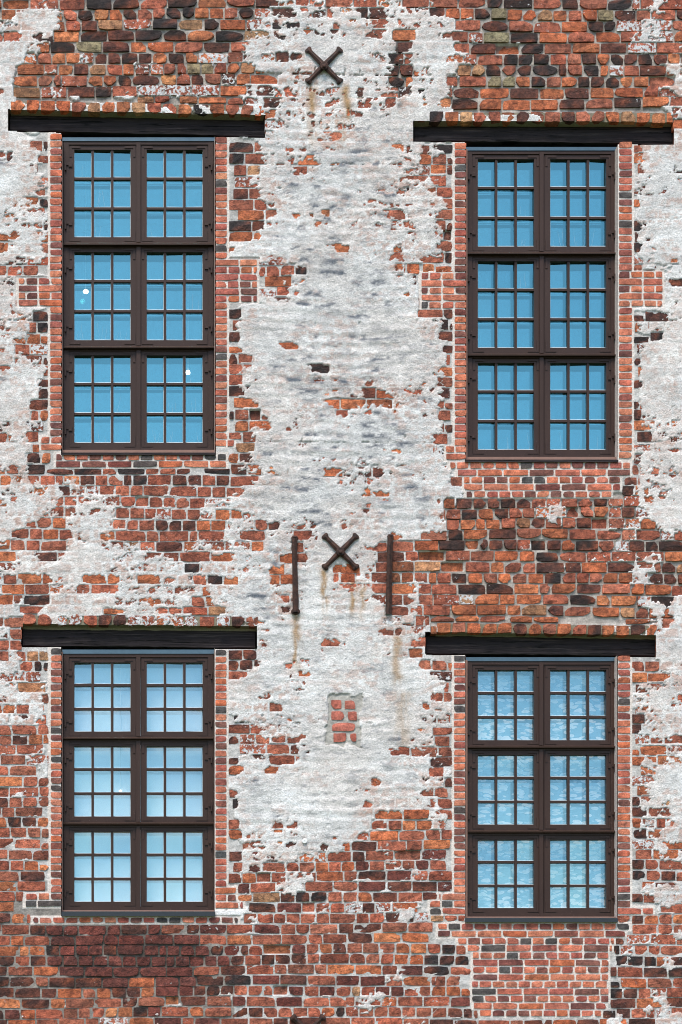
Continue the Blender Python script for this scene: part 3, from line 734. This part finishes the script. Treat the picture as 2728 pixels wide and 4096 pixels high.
# ------------------------------------------------------------------ timber lintels
for l, lab in zip(LINT, ('above the upper left window', 'above the upper right window', 'above the lower left window', 'above the lower right window')):
    m = MB(); n = 26; s0, s1 = 0.085, 0.30
    rings = []
    for q in range(n+1):
        t = q/n
        tu, tv = l[0][0]+(l[1][0]-l[0][0])*t, l[0][1]+(l[1][1]-l[0][1])*t
        bu, bv = l[3][0]+(l[2][0]-l[3][0])*t, l[3][1]+(l[2][1]-l[3][1])*t
        w1, w2 = random.uniform(-.35, .35), random.uniform(-.35, .35); dd = random.uniform(-.004, .004)
        p = [P(tu, tv+w1-1.2, s0+0.02), P(tu, tv+w1+0.8, s0+dd), P(bu, (tv+bv)/2, s0-0.004+dd), P(bu, bv+w2-1.0, s0+dd), P(bu, bv+w2-0.4, s0+0.012)]
        p += [(p[4][0], s1, p[4][2]), (p[0][0], s1, p[0][2])]
        rings += p
    k = 7
    fs = [(q*k+r, q*k+(r+1) % k, (q+1)*k+(r+1) % k, (q+1)*k+r) for q in range(n) for r in range(k)]
    fs += [tuple(range(k))[::-1], tuple(n*k+r for r in range(k))]
    m.add(rings, fs); o = m.build('lintel', M_BEAM, bld); tag(o, 'black tarred timber beam '+lab)

# ------------------------------------------------------------------ windows
S_FR, S_SA, S_BAR, S_GL, S_IN = 0.105, 0.118, 0.126, 0.150, 0.225
BRK = None
for wi, w in enumerate(WIN):
    win = bpy.data.objects.new('casement_window', None); COL.objects.link(win); win.parent = bld
    tag(win, ('tall brown casement window at upper left reflecting blue sky', 'tall brown casement window at upper right reflecting blue sky',
              'brown casement window at lower left with pale blinds behind', 'brown casement window at lower right with patterned blinds behind')[wi])
    x0, x1 = w['x0'], w['x1']; xm = (x0+x1)/2
    top, bot = w['sec'][0][0], w['sec'][2][1]
    fr = MB()
    fr.box(x0, x0+5.2, top, bot, S_FR, 0.26); fr.box(x1-5.2, x1, top, bot, S_FR, 0.26)
    fr.box(x0+5.2, x1-5.2, top, top+3.2, S_FR+.001, 0.26); fr.box(x0+5.2, x1-5.2, bot-4.4, bot, S_FR+.001, 0.26)
    for k in (0, 1):
        a = w['sec'][k][1]; b = w['sec'][k+1][0]
        fr.box(x0+5.2, x1-5.2, a-1.2, b+2.0, S_FR+.002, 0.26)
    fr.build('frame', M_PAINT, win)
    for k in (0, 1):      # weather ledge on each transom
        a = w['sec'][k][1]; b = w['sec'][k+1][0]
        q = [P(x0-0.4, a-0.4, S_FR), P(x1+0.4, a-0.4, S_FR), P(x1+0.4, a+0.4, S_FR-.035), P(x0-0.4, a+0.4, S_FR-.035), P(x0-0.4, b-0.6, S_FR-.033), P(x1+0.4, b-0.6, S_FR-.033),
             P(x0-0.4, b-0.6, S_FR+.01), P(x1+0.4, b-0.6, S_FR+.01)]
        MB().add(q, [(3, 2, 1, 0), (4, 5, 2, 3), (6, 7, 5, 4), (0, 6, 4, 3), (2, 5, 7, 1)]).build('transom', M_PAINT, win)
    for k in range(3):    # mullion, one length in each tier
        a, b = w['sec'][k]
        mu = MB(); mu.box(xm-2.1, xm+2.1, a+1.0, b-1.0, S_FR-.006, 0.25)
        mu.build('mullion', M_PAINT, win)
    MB().box(x0-1, x1+1.5, w['head'], w['sec'][0][0]-0.3, 0.098, 0.2).build('flashing', M_ZINC, win)
    si = MB(); a, b = w['sill']
    fs_ = -0.015 if wi < 2 else -0.035
    q = [P(x0-0.8, a, S_FR), P(x1+0.8, a, S_FR), P(x1+2.0, a+0.9, fs_), P(x0-2.0, a+0.9, fs_), P(x0-2.0, b, fs_), P(x1+2.0, b, fs_), P(x0-2.0, b, 0.14), P(x1+2.0, b, 0.14)]
    si.add(q, [(3, 2, 1, 0), (4, 5, 2, 3), (6, 7, 5, 4), (0, 6, 4, 3), (2, 5, 7, 1)]); si.build('sill', M_SLATE if wi > 1 else M_BEAM, win)
    streaks = MB()
    for k in range(3):
        a, b = w['sec'][k]
        gt = a+(8.4 if k == 0 else 6.6); gb = b-(5.9 if k == 0 else 6.4 if k == 1 else 9.4)
        for sd in (0, 1):
            gl, gr_ = (x0+10.8, x0+67.1) if sd == 0 else (x0+83.2, x0+139.2)
            sl, sr, stp, sb = gl-5.9, gr_+5.9, gt-4.9, gb+5.4
            sa = MB()
            sa.box(sl, gl, stp, sb, S_SA, 0.165); sa.box(gr_, sr, stp, sb, S_SA, 0.165)
            sa.box(gl, gr_, stp, gt, S_SA+.001, 0.165); sa.box(gl, gr_, gb, sb, S_SA+.001, 0.165)
            sash = sa.build('sash', M_PAINT, win)
            pw = (gr_-gl-2*2.35)/3; ph = (gb-gt-2*2.3)/3
            for q_ in (1, 2):
                u = gl+q_*pw+(q_-1)*2.35
                MB().box(u, u+2.35, gt, gb, S_BAR, 0.162).build('glazing_bar', M_PAINT, win)
                v = gt+q_*ph+(q_-1)*2.3
                MB().box(gl, gr_, v, v+2.3, S_BAR+.003, 0.160).build('glazing_bar', M_PAINT, win)
            for r in range(3):
                for c in range(3):
                    ua = gl+c*(pw+2.35); va = gt+r*(ph+2.3); ub, vb = ua+pw, va+ph
                    rim = 0.42; o4 = [P(ua, vb, S_GL), P(ub, vb, S_GL), P(ub, va, S_GL), P(ua, va, S_GL)]
                    i4 = [P(ua+rim*.5, vb-rim, S_GL+.004), P(ub-rim*1.3, vb-rim, S_GL+.004), P(ub-rim*1.3, va+rim*.3, S_GL+.004), P(ua+rim*.5, va+rim*.3, S_GL+.004)]
                    # every pane sits a little differently in its sash
                    tx, tz = random.gauss(0, .0016), random.gauss(0, .0016)
                    i4 = [(p[0], p[1]+tx*(1 if n_ in (0, 3) else -1)+tz*(1 if n_ < 2 else -1), p[2]) for n_, p in enumerate(i4)]
                    MB().add(i4, [(0, 1, 2, 3)], 0).add(o4+i4, [(0, 1, 5, 4), (1, 2, 6, 5), (2, 3, 7, 6), (3, 0, 4, 7)], 1).build('pane', [M_GLASS if wi < 2 else M_GLASSC, M_EDGE_SHEEN], win)
                    # dry streaks on the glass, mostly low on the pane
                    if wi < 2 and random.random() < (0.06, 0.15, 0.5)[r]:
                        for z in range(random.randint(1, 3)):
                            pu = random.uniform(ua+2, ub-2); pv = vb-0.5; hgt = random.uniform(5, 19); n = 7
                            lean = random.uniform(-.25, .25); L_ = []
                            for t in range(n+1):
                                wd_ = 0.10*(1-0.6*t/n)
                                cu_ = min(ub-1, max(ua+1, pu+lean*hgt*t/n+random.uniform(-.35, .35)))
                                L_ += [P(cu_-wd_, pv-hgt*t/n, S_GL-.0015), P(cu_+wd_, pv-hgt*t/n, S_GL-.0015)]
                            streaks.add(L_, [(2*t, 2*t+1, 2*t+3, 2*t+2) for t in range(n)])
            ip = MB(); ip.add([P(gl-1, gb+1, S_IN), P(gr_+1, gb+1, S_IN), P(gr_+1, gt-1, S_IN), P(gl-1, gt-1, S_IN)], [(0, 1, 2, 3)]); ip.build('inner_pane', M_GLASS2 if wi < 2 else M_GLASSC2, win)
            # angle irons on the corners, flat on the sash
            for hx in (0, 1):
                for hz in (0, 1):
                    ux = sl+1.2 if hx == 0 else sr-1.2; vz = stp+1.2 if hz == 0 else sb-1.2
                    dx = 1 if hx == 0 else -1; dz = 1 if hz == 0 else -1
                    br = MB(); ln = 10.8; wd_ = 2.1
                    br.box(min(ux, ux+dx*ln), max(ux, ux+dx*ln), min(vz, vz+dz*wd_), max(vz, vz+dz*wd_), S_SA-.006, S_SA+.003)
                    br.box(min(ux, ux+dx*wd_), max(ux, ux+dx*wd_), min(vz+dz*wd_, vz+dz*ln), max(vz+dz*wd_, vz+dz*ln), S_SA-.006, S_SA+.003)
                    br.build('corner_bracket', M_PAINT, win)
            # pintle hinges on the outer side
            for hv in (stp+(sb-stp)*0.20, stp+(sb-stp)*0.80):
                hg = MB(); dx = 1 if sd == 0 else -1; e = sl if sd == 0 else sr
                hg.box(min(e, e+dx*3.8), max(e, e+dx*3.8), hv-2.2, hv+2.2, S_SA-.012, S_SA+.002)
                hg.box(min(e-dx*2.4, e), max(e-dx*2.4, e), hv-0.7, hv+0.7, S_FR-.012, S_SA)
                p_ = e-dx*2.9; hg.box(p_-0.75, p_+0.75, hv-2.0, hv+5.6, S_FR-.022, S_FR+.002)
                hg.build('hinge', M_PAINT, win)
    if streaks.v: tag(streaks.build('dry_streaks', M_SCR, win), kind='stuff')

# ------------------------------------------------------------------ ironwork
def prism_chain(m, pts, s_base):
    """bar along pts = (u, v, half width, height); bevelled back of four facets over the wall"""
    k = 5; R = []
    for i, (u, v, hw_, hh) in enumerate(pts):
        a = pts[max(0, i-1)]; b = pts[min(len(pts)-1, i+1)]
        du, dv = b[0]-a[0], b[1]-a[1]; L_ = math.hypot(du, dv) or 1; nu, nv = -dv/L_, du/L_
        for t, h in ((-1, 0), (-0.92, 0.55), (0, 1), (0.92, 0.55), (1, 0)):
            p = P(u+nu*hw_*t, v+nv*hw_*t, s_base-hh*h); R.append(p)
    n = len(pts)
    fs = [(i*k+r, i*k+r+1, (i+1)*k+r+1, (i+1)*k+r) for i in range(n-1) for r in range(k-1)]
    fs += [tuple(range(k)), tuple((n-1)*k+r for r in range(k))[::-1]]
    m.add(R, fs)
def cross_anchor(cu_, cv_, r, label):
    o = bpy.data.objects.new('wall_anchor', None); COL.objects.link(o); o.parent = bld; tag(o, label)
    for sx, sy in ((-1, -1), (1, -1), (1, 1), (-1, 1)):
        d = 0.7071; L_ = r
        prof = [(1, 3.0, .030), (4, 2.9, .034), (L_-4.4, 2.3, .026), (L_-2.6, 2.5, .026), (L_-1.3, 3.3, .028), (L_, 3.9, .026), (L_+1.2, 3.5, .020), (L_+2.0, 2.2, .012)]
        m = MB(); prism_chain(m, [(cu_+sx*d*t, cv_+sy*d*t, hw_, hh) for t, hw_, hh in prof], -0.006)
        m.build('arm', M_IRON, o)
    m = MB(); n = 14; R = []
    rings = [(4.3, 0), (4.3, .040), (3.6, .050), (1.9, .050), (1.9, .068), (0.9, .074)]
    for rr, h in rings:
        for q in range(n):
            R.append(P(cu_+rr*math.cos(2*math.pi*q/n), cv_-rr*math.sin(2*math.pi*q/n), -0.006-h))
    fs = [(i*n+q, i*n+(q+1) % n, (i+1)*n+(q+1) % n, (i+1)*n+q) for i in range(len(rings)-1) for q in range(n)]
    fs.append(tuple((len(rings)-1)*n+q for q in range(n)))
    m.add(R, fs); m.build('boss', M_IRON, o)
    return o
cross_anchor(324, 65.5, 22.3, 'rusty iron cross anchor high on the plaster between the upper windows')
cross_anchor(340.4, 551.6, 22.0, 'rusty iron cross anchor between the two upright iron bars')
cross_anchor(308, 1032, 21.0, 'rusty iron cross anchor cut off at the bottom of the wall')
def bar_anchor(pts, foot, label):
    o = bpy.data.objects.new('wall_anchor', None); COL.objects.link(o); o.parent = bld; tag(o, label)
    m = MB(); prism_chain(m, pts, -0.008); m.build('shaft', M_IRON, o)
    u, v, hw_, _ = pts[0]
    m = MB(); prism_chain(m, [(u-hw_*.9, v+1.2, 1.2, .03), (u-hw_*.5, v-0.6, 1.5, .045), (u+hw_*.5, v-0.6, 1.5, .045), (u+hw_*.9, v+1.2, 1.2, .03)], -0.004); m.build('hook', M_IRON, o)
    if foot:
        u, v, hw_, _ = pts[-1]; m = MB(); n = 16; R = []
        for rr, h in ((4.6, 0), (4.6, .012), (4.0, .02), (2.4, .024)):
            for q in range(n): R.append(P(u+rr*math.cos(2*math.pi*q/n), v-0.5-rr*0.75*math.sin(2*math.pi*q/n), -0.005-h))
        fs = [(i*n+q, i*n+(q+1) % n, (i+1)*n+(q+1) % n, (i+1)*n+q) for i in range(3) for q in range(n)]; fs.append(tuple(3*n+q for q in range(n)))
        m.add(R, fs); m.build('washer', M_IRON, o)
bar_anchor([(294.6, 537.5, 3.0, .05), (294.4, 545, 2.9, .05), (294.8, 565, 2.6, .048), (295.2, 585, 2.8, .048), (295.6, 602, 3.2, .05), (295.6, 612, 2.9, .05)], True,
           'upright rusty iron bar left of the cross anchor with a washer at its foot')
bar_anchor([(390.4, 536, 2.7, .05), (389.8, 550, 3.0, .05), (389.4, 575, 2.9, .052), (388.9, 598, 3.0, .05), (388.6, 614, 3.1, .05)], False,
           'upright rusty iron bar right of the cross anchor')
m = MB(); n = 18; R = []
for rr, h in ((2.6, 0), (2.6, .008), (2.2, .011), (0.6, .012), (0.55, .006)):
    for q in range(n): R.append(P(304.6+rr*math.cos(2*math.pi*q/n), 841-rr*math.sin(2*math.pi*q/n), -0.010-h))
m.add(R, [(i*n+q, i*n+(q+1) % n, (i+1)*n+(q+1) % n, (i+1)*n+q) for i in range(4) for q in range(n)]+[tuple(4*n+q for q in range(n))])
tag(m.build('wall_marker', M_WHITE, bld), 'small round white marker disc screwed to the plaster')

# ------------------------------------------------------------------ rooms, blinds and lamps behind the glass
for z0, z1 in ((3.9, 8.55), (8.75, 13.6)):
    for xa, xb in ((-1.2, 3.3), (3.4, 8.0)):
        r = MB(); y0, y1 = 0.63, 4.2
        r.add([(xa, y1, z0), (xb, y1, z0), (xb, y1, z1), (xa, y1, z1), (xa, y0, z0), (xb, y0, z0), (xb, y0, z1), (xa, y0, z1)],
              [(0, 1, 2, 3), (4, 0, 3, 7), (1, 5, 6, 2), (3, 2, 6, 7)], 0)
        r.add([(xa, y0, z0), (xb, y0, z0), (xb, y1, z0), (xa, y1, z0)], [(0, 1, 2, 3)], 1)
        tag(r.build('room', [M_ROOM, M_FLOOR]), kind='structure')
for wi, mat, lab in ((2, M_BLIND, 'plain white roller blind behind the lower left window'), (3, M_PRINT, 'pale blue printed blind behind the lower right window')):
    w = WIN[wi]; root = bpy.data.objects.new('roller_blind', None); COL.objects.link(root); tag(root, lab, 'blind')
    m = MB(); n = 40; pts = []
    for q in range(n+1):
        v = w['sec'][0][0]-4+(w['sec'][2][1]+6-w['sec'][0][0])*q/n
        y = 0.33+0.006*math.sin(q*0.9)
        pts += [P(w['x0']+4, v, y), P(w['x1']-4, v, y)]
    m.add(pts, [(2*q, 2*q+2, 2*q+3, 2*q+1) for q in range(n)]); m.build('cloth', mat, root, True)
    m = MB(); m.box(w['x0']+4, w['x1']-4, w['sec'][2][1]+1.5, w['sec'][2][1]+3.5, 0.32, 0.345); m.build('bottom_rail', M_WHITE, root)
    m = MB(); m.box(w['x0']+3, w['x1']-3, w['sec'][0][0]-9, w['sec'][0][0]-4, 0.305, 0.36); m.build('roller', M_WHITE, root)
for u, v, ru, rv_, y, lab in ((85.7, 291.6, 3.0, 1.9, 1.2, 'lit oval ceiling lamp behind the middle panes of the upper left window'),
                              (188.0, 372.5, 2.4, 2.4, 1.2, 'lit round lamp behind the lowest right sash of the upper left window'),
                              (120.5, 790.8, 0.9, 0.9, 0.29, 'tiny lit lamp behind the middle tier of the lower left window')):
    root = bpy.data.objects.new('ceiling_lamp', None); COL.objects.link(root); tag(root, lab, 'lamp')
    c = P(u, v, y); m = MB(); R = []; nq, nr = 14, 8
    for i in range(nr+1):
        for q in range(nq):
            th = math.pi*i/nr; ph = 2*math.pi*q/nq
            R.append((c[0]+ru/100*math.sin(th)*math.cos(ph), c[1]+ru/100*math.sin(th)*math.sin(ph), c[2]+rv_/100*math.cos(th)))
    m.add(R, [(i*nq+q, (i+1)*nq+q, (i+1)*nq+(q+1) % nq, i*nq+(q+1) % nq) for i in range(nr) for q in range(nq)]); m.build('bulb', M_LAMP, root, True)
    m = MB(); zt = 13.55 if v < 600 else 8.5; e = 0.004
    m.add([(c[0]-e, c[1]-e, c[2]+rv_/100), (c[0]+e, c[1]-e, c[2]+rv_/100), (c[0]+e, c[1]+e, c[2]+rv_/100), (c[0]-e, c[1]+e, c[2]+rv_/100),
           (c[0]-e, c[1]-e, zt), (c[0]+e, c[1]-e, zt), (c[0]+e, c[1]+e, zt), (c[0]-e, c[1]+e, zt)], [(0, 1, 5, 4), (1, 2, 6, 5), (2, 3, 7, 6), (3, 0, 4, 7)])
    m.build('cord', M_WHITE, root)
